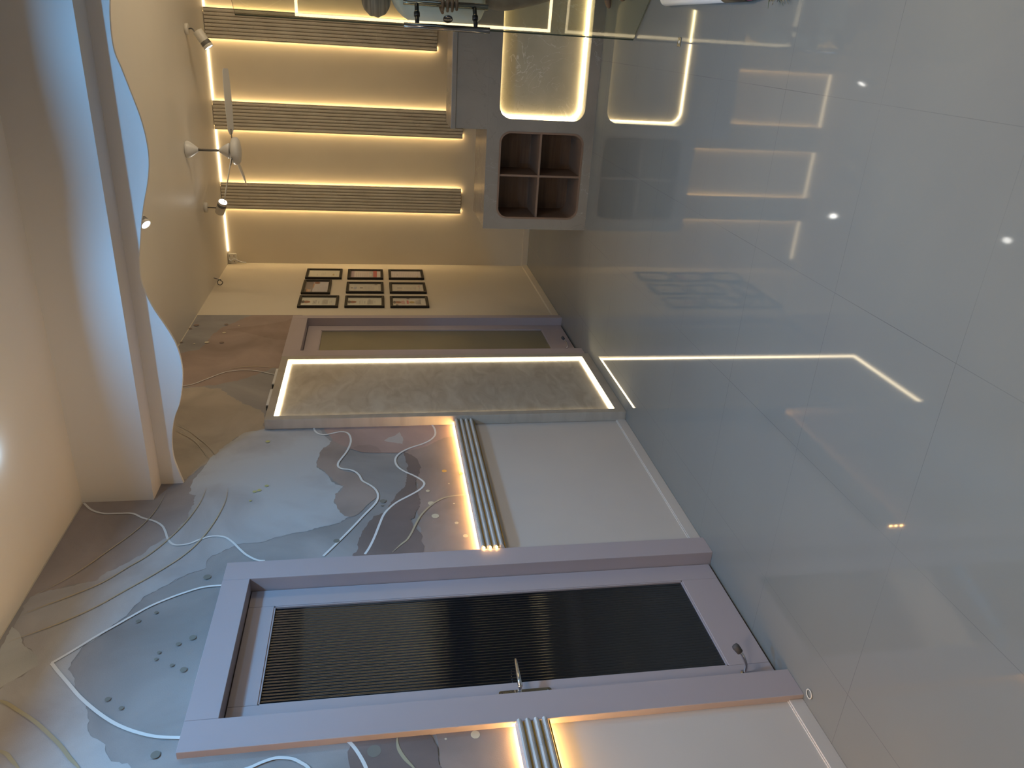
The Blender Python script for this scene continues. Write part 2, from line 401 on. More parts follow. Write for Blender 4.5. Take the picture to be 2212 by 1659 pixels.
WP_DOTS = [
 ('p',3.089,1.245,0.0180),
 ('p',3.2,1.258,0.0160),
 ('p',3.314,1.267,0.0105),
 ('p',3.024,1.148,0.0095),
 ('p',2.917,1.117,0.0120),
 ('p',3.188,1.145,0.0055),
 ('p',3.374,1.154,0.0040),
 ('o',3.5,1.168,0.0130),
 ('o',3.469,1.08,0.0110),
 ('d',3.237,1.494,0.0155),
 ('d',2.929,1.705,0.0145),
 ('d',3.197,1.498,0.0065),
 ('d',2.723,2.226,0.0150),
 ('d',2.478,2.433,0.0090),
 ('d',2.521,2.378,0.0075),
 ('d',2.367,2.212,0.0125),
 ('d',2.338,2.257,0.0090),
 ('d',2.301,2.316,0.0070),
 ('d',2.268,2.318,0.0070),
 ('d',2.232,2.256,0.0075),
 ('d',2.206,2.211,0.0120),
 ('d',2.096,2.432,0.0095),
 ('d',2.052,2.377,0.0080),
 ('d',1.849,2.22,0.0145),
 ('p',1.841,1.379,0.0140),
 ('p',1.81,1.203,0.0155),
 ('p',1.804,1.303,0.0040),
 ('d',1.784,1.537,0.0225),
 ('b',5.734,2.86,0.0200),
 ('b',5.661,2.89,0.0130),
 ('b',5.748,2.647,0.0150),
 ('b',5.378,2.618,0.0155),
 ('b',5.383,2.894,0.0100),
 ('p',5.571,2.633,0.0135),
 ('p',5.38,2.719,0.0160),
 ('p',5.355,2.8,0.0070),
 ('p',5.713,2.55,0.0070),
 ('y',3.38,2.101,0.0110),
 ('y',3.369,2.122,0.0100),
 ('y',3.289,2.131,0.0060),
 ('y',3.419,2.07,0.0100),
 ('y',3.881,2.12,0.0125),
]
WP_PATCHES = [
 ('rose', 0.01, [(5.0,2.895),(5.163,2.871),(5.219,2.807),(5.256,2.752),(5.334,2.732),(5.54,2.712),(5.67,2.675),(5.759,2.622),(5.899,2.527),(5.959,2.488),(6.046,2.142),(5.709,2.148),(4.978,2.12),(4.907,2.161),(4.909,2.209),(4.833,2.281),(4.76,2.35),(4.713,2.422),(4.668,2.504),(4.632,2.6),(4.628,2.693),(4.617,2.809)]),
 ('rose2', 0.006, [(5.647,2.627),(5.701,2.499),(5.734,2.388),(5.78,2.284),(5.826,2.211),(5.922,2.164),(5.425,2.134),(5.427,2.238),(5.492,2.35),(5.58,2.481)]),
 ('olive', 0.012, [(4.617,2.809),(4.612,2.69),(4.616,2.597),(4.589,2.491),(4.433,2.378),(4.342,2.291),(4.281,2.198),(3.999,2.152),(3.986,2.264),(3.864,2.334),(3.709,2.394),(3.595,2.435),(3.478,2.481),(3.424,2.539),(3.736,2.641),(4.224,2.743)]),
 ('brown', 0.01, [(3.384,2.935),(3.513,2.698),(3.513,2.389),(3.401,2.383),(3.356,2.398),(3.282,2.391),(3.156,2.404),(3.076,2.416),(3.015,2.45),(2.969,2.5),(2.899,2.531),(2.845,2.578),(2.783,2.641),(2.742,2.668),(2.719,2.764),(2.68,2.845),(2.641,2.911),(2.767,2.94),(3.132,2.935)]),
 ('pale', 0.01, [(3.378,2.426),(3.474,2.431),(3.554,2.427),(3.709,2.394),(3.864,2.334),(3.993,2.265),(4.03,2.155),(4.014,1.851),(3.942,1.811),(3.865,1.761),(3.785,1.808),(3.696,1.836),(3.63,1.843),(3.586,1.835),(3.53,1.788),(3.435,1.752),(3.408,1.719),(3.396,1.685),(3.344,1.711),(3.251,1.728),(3.186,1.71),(3.12,1.661),(3.08,1.696),(3.052,1.762),(3.011,1.868),(2.964,2.015),(2.939,2.134),(2.913,2.187),(2.872,2.233),(2.816,2.251),(2.787,2.241),(2.751,2.307),(2.702,2.359),(2.728,2.341),(2.674,2.395),(2.622,2.448),(2.559,2.476),(2.495,2.508),(2.455,2.527),(2.401,2.565),(2.343,2.599),(2.302,2.609),(2.269,2.607),(2.228,2.59),(2.178,2.56),(2.122,2.529),(2.075,2.503),(2.022,2.474),(1.986,2.455),(1.935,2.419),(1.892,2.381),(1.85,2.344),(1.819,2.29),(1.773,2.259),(1.775,2.668),(2.163,2.836),(2.185,2.803),(2.227,2.765),(2.287,2.716),(2.361,2.771),(2.437,2.834),(2.495,2.882),(2.658,2.88),(2.68,2.845),(2.719,2.764),(2.742,2.668),(2.783,2.641),(2.845,2.578),(2.899,2.531),(2.969,2.5),(3.015,2.45),(3.076,2.416),(3.156,2.404),(3.282,2.391),(3.356,2.398)]),
 ('pale2', 0.006, [(2.163,2.836),(2.185,2.803),(2.227,2.765),(2.287,2.716),(2.361,2.771),(2.437,2.834),(2.495,2.882),(2.385,2.882),(2.3,2.892)]),
 ('taupe2', 0.01, [(3.875,1.767),(3.756,1.824),(3.658,1.844),(3.597,1.84),(3.543,1.79),(3.441,1.75),(3.397,1.686),(3.322,1.72),(3.24,1.729),(3.173,1.706),(3.12,1.661),(3.118,1.629),(3.185,1.583),(3.248,1.543),(3.299,1.526),(3.354,1.534),(3.396,1.568),(3.447,1.603),(3.515,1.634),(3.554,1.708),(3.598,1.727),(3.676,1.713),(3.766,1.68),(3.795,1.695)]),
 ('mid', 0.012, [(3.719,1.374),(3.744,1.341),(3.759,1.27),(3.822,1.195),(3.868,1.143),(3.885,1.079),(4.069,1.001),(2.866,1.011),(2.783,1.061),(2.808,1.342),(3.011,1.324),(3.165,1.328),(3.315,1.325),(3.493,1.307),(3.587,1.293)]),
 ('pink', 0.004, [(4.071,1.833),(3.987,1.814),(3.875,1.767),(3.795,1.695),(3.738,1.616),(3.719,1.525),(3.713,1.434),(3.715,1.388),(3.735,1.341),(3.751,1.294),(3.786,1.235),(3.822,1.195),(3.868,1.143),(3.885,1.079),(4.072,1.061),(4.094,1.475)]),
 ('pink2', 0.004, [(3.792,1.653),(3.809,1.617),(3.815,1.562),(3.784,1.515),(3.719,1.495),(3.72,1.548),(3.738,1.616)]),
 ('mid2', 0.006, [(3.853,1.478),(3.891,1.449),(3.909,1.415),(3.953,1.39),(3.882,1.375),(3.799,1.373),(3.825,1.417),(3.837,1.454)]),
 ('dark', 0.01, [(3.719,1.376),(3.693,1.343),(3.659,1.308),(3.586,1.289),(3.492,1.303),(3.41,1.318),(3.315,1.32),(3.201,1.314),(3.13,1.334),(3.063,1.373),(3.012,1.344),(2.931,1.32),(2.867,1.316),(2.794,1.324),(2.814,1.623),(2.917,1.606),(3.031,1.573),(3.111,1.538),(3.142,1.495),(3.211,1.453),(3.307,1.422),(3.375,1.382),(3.463,1.361),(3.6,1.362)]),
 ('mid', 0.008, [(1.849,1.342),(1.792,1.328),(1.738,1.325),(1.686,1.329),(1.61,1.335),(1.576,1.048),(1.7,1.05),(1.848,1.051),(1.863,1.183)]),
 ('dark', 0.008, [(1.856,1.621),(1.816,1.615),(1.766,1.62),(1.72,1.617),(1.644,1.613),(1.61,1.335),(1.697,1.326),(1.774,1.33),(1.844,1.353),(1.867,1.497)]),
]
# ---------------------------------------------------------------- wallpaper
PAL = {'base': (.335,.318,.31), 'rose': (.37,.285,.245), 'rose2': (.33,.25,.215), 'olive': (.44,.38,.31), 'brown': (.36,.315,.295),
       'pale': (.47,.50,.52), 'pale2': (.48,.49,.48), 'pale3': (.39,.385,.385), 'taupe2': (.38,.31,.275), 'mid': (.33,.265,.235),
       'mid2': (.47,.43,.41), 'pink': (.42,.305,.27), 'pink2': (.37,.27,.24), 'dark': (.21,.165,.15)}
def wallpaper(wall):
    names = list(PAL) + ['w', 'g', 'k', 'f', 'p', 'o', 'd', 'b', 'y']
    mats = [wallpaper_mat(k, PAL[k]) for k in PAL]
    for k, c in (('white_line', (.80,.80,.78)), ('gold_line', (.52,.44,.30)), ('khaki_line', (.42,.38,.26)), ('faint_line', (.47,.42,.34)),
                 ('pale_dot', (.66,.58,.42)), ('orange_dot', (.70,.42,.12)), ('grey_dot', (.22,.21,.18)), ('brown_dot', (.27,.20,.165)), ('yellow_dot', (.52,.50,.22))):
        mats.append(mat('wallpaper_'+k, c, .7, spec=.25))
    idx = {k: i for i, k in enumerate(names)}
    b = MB(); x = XW + .0016
    for y0, y1, z0, z1 in ((-2.2, 1.86, 1.0, 2.9), (1.86, 2.76, 2.1, 2.9), (2.76, 5.08, 1.0, 2.9), (5.08, 5.968, 2.1, 2.9)):
        b.box(XW, x, y0, y1, z0, z1-.001, idx['base'])
    rng = random.Random(4)
    layer = 1
    for col, jag, pts in WP_PATCHES:
        out = []
        for i in range(len(pts)):
            p, q = Vector(pts[i]), Vector(pts[(i+1) % len(pts)]); L = (q-p).length
            n = max(1, int(L/.012)); t = Vector((-(q-p).y, (q-p).x)).normalized() if L > 0 else Vector((0,0))
            for k in range(n):
                u = p.lerp(q, k/n)
                a = noise.noise(Vector((u.x*18, u.y*18, layer*3.1)))*jag*1.5 + noise.noise(Vector((u.x*60, u.y*60, layer)))*jag*.8
                u = u + t*a
                out.append((min(max(u.x, -2.1), 5.965), min(max(u.y, 1.0), 2.898)))
        xx = x + .00025*layer; layer += 1
        tris = tessellate_polygon([[Vector((u, v, 0)) for u, v in out]])
        b.add([(xx, u, v) for u, v in out], [tuple(t) for t in tris], idx[col])
    xx = x + .00025*(layer+1)
    for k, (c, wd, pts) in enumerate(WP_LINES):
        P = spline(pts, 8); vs = []; x3 = xx + .0001*k
        for i, p in enumerate(P):
            t = (P[min(i+1, len(P)-1)] - P[max(i-1, 0)]); t = Vector((-t.y, t.x)).normalized()*wd*.5
            e = min(i, len(P)-1-i)
            if c in 'gkf': t = t*min(1, .15+e/18)
            for s_ in (-1, 1):
                q = p + t*s_; vs.append((x3, q.x, min(q.y, 2.9)))
        b.add(vs, [(2*i, 2*i+1, 2*i+3, 2*i+2) for i in range(len(P)-1)], idx[c])
    for c, y, z, r in WP_DOTS:
        b.add([(xx+.0001, y + r*math.cos(2*PI*k/20)*(1+.06*rng.random()), z + r*math.sin(2*PI*k/20)) for k in range(20)], [tuple(range(20))], idx[c])
    b.build('wallpaper', mats, wall, recalc=False)
wallpaper(bpy.data.objects['wall_left'])

# ---------------------------------------------------------------- doors in the left wall
def casing_door(name, y0, yi0, yi1, y1, gy0, gy1, zt, zi, glass, reeded, handle):
    """outer casing y0..y1, opening yi0..yi1, glass gy0..gy1, casing top zt, opening top zi"""
    root = thing(name, (XW, (y0+y1)/2, 0), None, None, kind='structure')
    b = MB(); g = .0008; xb = -2.30
    b.box(xb, XA, y0, yi0, 0, zt); b.box(xb, XA, yi1, y1, 0, zt)
    b.box(xb, XA, yi0+g, yi1-g, zi, zt)
    bevel(b.build('door_frame', M['mauve'], root), .0012, 1)
    # leaf: two stiles and two rails with fine seams, glass in the middle
    xf, xk = XD, XD-.035; z0 = .010; zr0, zr1 = (.1786, 1.9397) if reeded else (.187, 1.941)
    a = yi0+.003; c = yi1-.003
    b = MB(); b.box(xk, xf, a, gy0, z0, zi-.004); b.box(xk, xf, gy1, c, z0, zi-.004)
    b.box(xk, xf, gy0+g, gy1-g, z0, zr0); b.box(xk, xf, gy0+g, gy1-g, zr1, zi-.004)
    leaf = bevel(b.build('door_leaf', M['mauve'], root), .001, 1)
    b = MB(); b.box(-2.26, -2.255, yi0, yi1, 0, zi); b.build('dark_gap', M['seam'], root)
    b = MB()
    if reeded:
        n = 35; wv = (gy1-gy0)/n; xg = xf-.014; vs = []; K = 6
        for i in range(n):
            for k in range(K + (1 if i == n-1 else 0)):
                t = k/K; vs.append((xg + .0032*math.sin(PI*t), gy0 + wv*(i+t)))
        m = len(vs)
        b.add([(x, y, zr0-.004) for x, y in vs] + [(x, y, zr1+.004) for x, y in vs],
              [(i, i+1, m+i+1, m+i) for i in range(m-1)], 0, True)
        b.build('reeded_pane', glass, leaf, recalc=False)
        b = MB(); b.box(xg-.004, xg-.003, gy0, gy1, zr0, zr1); b.build('pane_backing', M['seam'], leaf)
    else:
        b.box(xf-.016, xf-.010, gy0, gy1, zr0, zr1); b.build('frosted_pane', glass, leaf)
    # thin bead round the glass
    b = MB(); e = .006; xq = xf-.012
    b.box(xq, xf-.003, gy0, gy0+e, zr0, zr1); b.box(xq, xf-.003, gy1-e, gy1, zr0, zr1)
    b.box(xq, xf-.003, gy0, gy1, zr0, zr0+e); b.box(xq, xf-.003, gy0, gy1, zr1-e, zr1)
    b.build('glass_bead', M['mauve'], leaf)
    if handle:
        yh = 2.003
        b = MB(); b.plate([rrect(yh-.012, yh+.012, .897, 1.093, .010, 5)], lambda u, v, d: (d, u, v), xf, xf+.008)
        hp = tag(bevel(b.build('door_handle', M['chrome'], root), .0025, 2), 'chrome lever handle on a slim plate')
        b = MB(); b.tube([(xf+.006, yh, 1.017), (xf+.046, yh, 1.017)], .0085, 14)
        P = spline([(xf+.040, yh-.004, 1.017), (xf+.050, yh+.02, 1.017), (xf+.050, yh+.06, 1.016), (xf+.046, yh+.10, 1.014), (xf+.040, yh+.128, 1.012)], 5)
        b.tube(P, [.0095 - .004*i/(len(P)-1) for i in range(len(P))], 12)
        b.build('lever', M['chrome'], hp)
        for zz in (.908, 1.082):
            b = MB(); b.lathe((xf+.008, yh, zz), (1,0,0), [(0, .0045), (.0012, .0042), (.0016, 0)], 12)
            b.build('screw', M['chromed'], hp)
    # spring door stop near the bottom of the leaf
    ys = yi0 + (.055 if reeded else .145); zs = .137 if reeded else .075; k = 1 if reeded else .8
    b = MB(); b.lathe((xf, ys, zs), (1,0,0), [(0, 0), (0, .016*k), (.004, .016*k), (.006, .008*k)], 16)
    P = [(xf+.003, ys, zs), (xf+.035*k, ys+.008, zs-.004), (xf+.07*k, ys+.02, zs+.010), (xf+.085*k, ys+.028, zs+.022)]
    b.tube(spline(P, 4), .0065*k, 10)
    st = b.build('door_stop', M['chrome'], root)
    b = MB(); d = Vector((.55, .45, .5)).normalized(); o = Vector(P[-1]) - d*.004
    b.lathe(o, d, [(0, .004), (.002, .012*k), (.028*k, .0145*k), (.036*k, .012*k), (.039*k, .004), (.0392*k, 0)], 16)
    tag(b.build('rubber_tip', M['rubber'], st), 'dark grey rubber tip')
    return root
casing_door('door_1', 1.8276, 1.9505, 2.6646, 2.7797, 2.0528, 2.5622, 2.1522, 2.0442, M['reed'], True, True)
casing_door('door_2', 5.050, 5.151, 5.818, 5.882, 5.225, 5.7225, 2.165, 2.048, M['frost'], False, False)

b = MB(); b.tube([(-2.083+.016*math.cos(2*PI*k/20), 1.799+.016*math.sin(2*PI*k/20), .0045) for k in range(20)], .002, 8, closed=True)
tag(b.build('floor_ring', M['offwhite']), 'small pale ring lying on the floor beside the near door frame', 'ring')

# ---------------------------------------------------------------- marble moulding with hidden LED strips
def moulding(y0, y1, label, under):
    root = thing('fluted_moulding', (XW, (y0+y1)/2, 1.0), label, 'moulding', 'marble mouldings along the left wall')
    z0, z1 = .950, 1.067; n = 4; p = (z1-z0)/n; b = MB(); prof = []
    for i in range(n):
        s = z0 + p*i
        prof += [(-2.118, s+.0028), (-2.1105, s+.0055), (-2.1000, s+p*.42), (-2.0985, s+p*.60), (-2.103, s+p*.80), (-2.112, s+p-.0050), (-2.118, s+p-.0028)]
    loop = prof + [(-2.127, z1), (-2.127, z0)]
    b.plate([loop], lambda u, v, d: (u, d, v), y0+.004, y1-.004)
    bevel(b.build('ridges', M['marble_band'], root), .0015, 2, 25)
    b = MB()
    for i in range(1, n): b.box(-2.1185, -2.1165, y0+.004, y1-.004, z0+p*i-.0026, z0+p*i+.0026)
    b.box(-2.121, -2.1165, y0+.004, y1-.004, z0-.003, z0+.0012)
    tag(b.build('groove_lines', M['gold'], root), 'thin gold lines between the ridges')
    b = MB(); b.box(-2.1435, -2.127, y0+.012, y1-.006, z0+.02, z1-.012); b.build('back_rail', M['offwhite'], root)
    b = MB(); b.box(-2.1415, -2.1285, y0+.006, y1-.004, z1-.012, z1-.004)
    if under: b.box(-2.1415, -2.1285, y0+.35, y1-.004, z0+.012, z0+.020)
    if not under:      # small glowing boxes stand in for light leaking from the open end
        for i in range(3): b.box(-2.1155, -2.108, y0+.0015, y0+.0038, z0+p*(i+1)+.006, z0+p*(i+1)+.014)
    tag(b.build('led_strip', M['led_orange'], root), 'glowing warm orange light strip')
moulding(2.7797, 4.028, 'white veined ridged moulding between the reeded door and the glowing stone panel', False)
moulding(-.6, 1.8276, 'white veined ridged moulding on the other side of the reeded door, cut by the frame', True)

# ---------------------------------------------------------------- stone panel framed in light
def light_panel():
    y0, y1, z1, xf = 4.0269, 4.9666, 2.1525, -2.0815
    iy0, iy1, iz0, iz1 = 4.076, 4.912, .0605, 2.106
    root = thing('light_panel', (XW, (y0+y1)/2, 0), 'tall stone panel edged with a bright light border, standing beside the far door', 'panel')
    b = MB(); b.plate([[(y0,0),(y1,0),(y1,z1),(y0,z1)], [(iy0,iz0),(iy0,iz1),(iy1,iz1),(iy1,iz0)]], lambda u, v, d: (d, u, v), XW+.003, xf)
    bevel(b.build('stone_frame', M['framestone'], root), .0015, 1)
    xb = xf-.020
    b = MB(); b.box(XW+.003, xb, iy0, iy1, iz0, iz1); b.build('stone_slab', M['panelstone'], root)
    b = MB(); w_ = .022; e = .001; x2 = xb+.0055
    a, c, d, f = iy0+e, iy1-e, iz0+e, iz1-e
    b.plate([[(a,d),(c,d),(c,f),(a,f)], [(a+w_,d+w_),(a+w_,f-w_),(c-w_,f-w_),(c-w_,d+w_)]], lambda u, v, dd: (dd, u, v), xb, x2)
    tag(b.build('led_border', M['led_panel'], root), 'bright warm white light border')
light_panel()
def led_driver(y, yl, label):
    root = thing('led_driver', (-2.115, y, 2.1535), label, 'power supply', 'power supplies on the stone panel')
    b = MB(); b.box(-2.130, -2.100, y-yl/2, y+yl/2, 2.1535, 2.1735); bevel(b.build('case', M['white'], root), .003)
    b = MB(); b.box(-2.127, -2.103, y-yl/2-.016, y-yl/2-.001, 2.155, 2.172); bevel(b.build('end_cap', M['black'], root), .002)
    b.v = []; return root
led_driver(4.68, .24, 'white box with a black end lying on the stone panel, nearer the far door')
d2 = led_driver(4.37, .22, 'white box with black wires lying on the stone panel, nearer the camera')
b = MB(); b.tube(spline([(-2.112, 4.245, 2.163), (-2.108, 4.225, 2.166), (-2.112, 4.205, 2.160), (-2.118, 4.195, 2.156)], 4), .0035, 8)
b.build('wire', M['black'], d2)

# ---------------------------------------------------------------- back wall: ridged marble strips with side glow
def back_strip(x0, x1, zb, label):
    root = thing('fluted_strip', ((x0+x1)/2, YB, zb), label, 'wall strip', 'ridged marble strips on the back wall')
    n = 8; p = (x1-x0-.012)/n; ya, yb = YB-.038, YB-.018; prof = [(x0, yb), (x0, ya+.003), (x0+.0055, ya)]
    for i in range(n):
        s = x0 + .006 + p*i
        prof += [(s+.001, ya+.007), (s+.004, ya+.0005), (s+p*.5, ya-.003), (s+p-.004, ya+.0005), (s+p-.001, ya+.007)]
    prof += [(x1-.0055, ya), (x1, ya+.003), (x1, yb)]
    b = MB(); b.plate([prof], lambda u, v, d: (u, v, d), zb, ZC-.004)
    b.build('ridges', M['marble_flute'], root)
    b = MB()
    for i in range(1, n): b.box(x0+.006+p*i-.0016, x0+.006+p*i+.0016, ya+.0045, ya+.0075, zb, ZC-.004)
    tag(b.build('groove_lines', M['groove'], root), 'dark brown grooves')
    b = MB(); b.box(x0+.034, x1-.034, yb, YB-.0005, zb, ZC-.004); b.build('back_rail', M['offwhite'], root)
    for xx, s in ((x0+.034, -1), (x1-.034, 1)):
        b = MB(); b.box(min(xx, xx+s*.006), max(xx, xx+s*.006), YB-.016, YB-.006, zb, ZC-.01)
        tag(b.build('led_strip', M['led_warm'], root), 'glowing warm light strip')
    return root
S1, S2, S3 = (-.184, .056), (-.921, -.680), (-1.622, -1.382)
back_strip(*S1, .95, 'rightmost visible ridged marble strip on the back wall, seen partly through the glass door')
back_strip(*S2, .70, 'middle ridged marble strip on the back wall, behind the ceiling fan')
back_strip(*S3, .70, 'ridged marble strip on the back wall nearest the left corner')
def cove(x0, x1, label):
    b = MB(); b.box(x0, x1, YB-.010, YB-.001, ZC-.014, ZC-.002)
    tag(b.build('cove_light', M['led_cove']), label, 'strip light', 'strip lights under the ceiling edge')
cove(S2[1]+.002, S1[0]-.002, 'thin glowing strip light where ceiling meets back wall, between the right and middle marble strips')
cove(S3[1]+.002, S2[0]-.002, 'thin glowing strip light at the ceiling edge between the middle and left marble strips')
cove(-2.03, S3[0]-.002, 'thin glowing strip light at the ceiling edge in the left corner')
cove(S1[1]+.002, .9, 'thin glowing strip light at the ceiling edge, right of all marble strips')

# ---------------------------------------------------------------- reception desk
def desk():
    x0, x1, zt = -1.2815, 1.35, .753
    root = thing('reception_desk', ((x0+x1)/2, 5.7, 0), 'long grey marble reception desk with open brown shelves and a glowing recess', 'desk')
    n_ = (-1.205, -.608, .068, .662, .075); r_ = (-.528, 1.05, .078, .672, .085)
    b = MB(); b.plate([[(x0,0),(x1,0),(x1,zt),(x0,zt)], rrect(*n_), rrect(*r_)], lambda u, v, d: (u, d, v), YK, YK+.02)
    b.build('front_panel', M['stone'], root)
    b = MB(); b.box(x0, x0+.02, YK+.0202, 5.98, 0, zt); b.box(x1-.02, x1, YK+.0202, 5.98, 0, zt); b.box(x0+.02, x1-.02, YK+.0202, 5.98, zt-.018, zt)
    b.build('top_and_sides', M['stone'], root)
    b = MB(); b.box(x0+.02, x1-.02, 5.93, 5.95, 0, zt-.02); b.build('back_board', M['wood'], root)
    # open shelf: lined round-cornered box with a cross of dividers
    b = MB(); outer = rrect(n_[0]-.001, n_[1]+.001, n_[2]-.001, n_[3]+.001, n_[4]); inner = rrect(n_[0]+.012, n_[1]-.012, n_[2]+.012, n_[3]-.012, n_[4]-.010)
    b.plate([outer, inner], lambda u, v, d: (u, d, v), YK-.002, YK+.33)
    sh = b.build('shelf_box', M['wooded'], root)
    b = MB(); b.plate([inner], lambda u, v, d: (u, d, v), YK+.32, YK+.33); b.build('shelf_back', M['wood'], sh)
    xm = -.9045; zm = .371; b = MB(); b.box(xm-.007, xm+.007, YK+.006, YK+.32, n_[2]+.012, n_[3]-.012); b.build('divider', M['wooded'], sh)
    b = MB(); b.box(n_[0]+.012, xm-.007, YK+.010, YK+.32, zm-.007, zm+.007); b.box(xm+.007, n_[1]-.012, YK+.010, YK+.32, zm-.007, zm+.007)
    b.build('shelf', M['wooded'], sh)
    # glowing recess
    d = .15
    b = MB(); o_ = rrect(r_[0]-.02, r_[1]+.02, r_[2]-.012, r_[3]+.012, r_[4]+.01); b.plate([o_, rrect(*r_)], lambda u, v, dd: (u, dd, v), YK+.02, YK+d)
    rc = b.build('recess_surround', M['onyx'], root)
    b = MB(); b.plate([o_], lambda u, v, dd: (u, dd, v), YK+d, YK+d+.01); b.build('recess_back', M['onyx'], rc)
    P = [(u, YK+d-.010, v) for u, v in rrect(r_[0]+.006, r_[1]-.006, r_[2]+.006, r_[3]-.006, r_[4]-.006)]
    b = MB(); b.tube(P, .0045, 8, closed=True); tag(b.build('led_tube', M['led_desk'], rc), 'bright warm white light tube')
    # raised counter
    b = MB(); b.box(-.602, x1, YK+.002, 5.74, zt, .968); b.build('raised_front', M['stone'], root)
    b = MB(); b.box(-.606, x1, YK-.006, 5.78, .968, 1.0); bevel(b.build('counter_top', M['stone'], root), .003)
desk()
# ---------------------------------------------------------------- framed certificates
INK = {'t': (.33,.30,.27), 'k': (.10,.08,.07), 'r': (.50,.13,.13), 'm': (.42,.33,.38), 'b': (.28,.12,.07), 'o': (.55,.30,.15),
       'g': (.45,.33,.12), 's': (.45,.45,.47), 'l': (.60,.55,.50), 'v': (.25,.21,.20)}
def certificate(y0, y1, z0, z1, paper, marks, label):
    root = thing('certificate_frame', (XW, (y0+y1)/2, z0), label, 'picture frame', 'framed certificates by the far door')
    w_, xf = .020, XW+.022
    b = MB(); b.plate([[(y0,z0),(y1,z0),(y1,z1),(y0,z1)], [(y0+w_,z0+w_),(y0+w_,z1-w_),(y1-w_,z1-w_),(y1-w_,z0+w_)]], lambda u, v, d: (d, u, v), XW+.001, xf)
    bevel(b.build('frame', M['frame'], root), .004, 3)
    b = MB(); a = w_-.001; e = w_+.005
    b.plate([[(y0+a,z0+a),(y1-a,z0+a),(y1-a,z1-a),(y0+a,z1-a)], [(y0+e,z0+e),(y0+e,z1-e),(y1-e,z1-e),(y1-e,z0+e)]], lambda u, v, d: (d, u, v), XW+.002, xf-.006)
    b.build('inner_lip', M['framelip'], root)
    keys = sorted(set(m[0] for m in marks)); mats = [mat('certificate_paper', paper, .25)] + [mat('certificate_ink', INK[k], .3) for k in keys]
    b = MB(); b.box(XW+.001, XW+.008, y0+e-.002, y1-e+.002, z0+e-.002, z1-e+.002, 0)
    Y0, Y1, Z0, Z1 = y0+e, y1-e, z0+e, z1-e
    lay = 0
    for k, t0, t1, s0, s1, *shape in marks:     # t from the top down, s from the near side to the far side
        lay += 1; xx = XW+.008+.0002*lay; mi = 1+keys.index(k)
        ya, yb = Y0+(Y1-Y0)*s0, Y0+(Y1-Y0)*s1; za, zb = Z1-(Z1-Z0)*t0, Z1-(Z1-Z0)*t1
        if shape and shape[0] == 'e':
            cy, cz = (ya+yb)/2, (za+zb)/2
            b.add([(xx, cy+(yb-ya)/2*math.cos(q*PI/10), cz+(za-zb)/2*math.sin(q*PI/10)) for q in range(20)], [tuple(range(20))], mi)
        else: b.quad((xx, ya, zb), (xx, yb, zb), (xx, yb, za), (xx, ya, za), mi)
    b.build('certificate', mats, root, recalc=False)
def text(t0, t1, n, s0=.15, s1=.85, k='t', seed=1):
    r = random.Random(seed); out = []
    for i in range(n):
        t = t0 + (t1-t0)*i/max(1, n-1); a = s0 + r.random()*.08; b_ = s1 - r.random()*.15
        out.append((k, t, t+.012, a, b_))
    return out
ident = [('b', .02, .26, .36, .64, 'e'), ('k', 0, .09, .34, .66, 'e')]
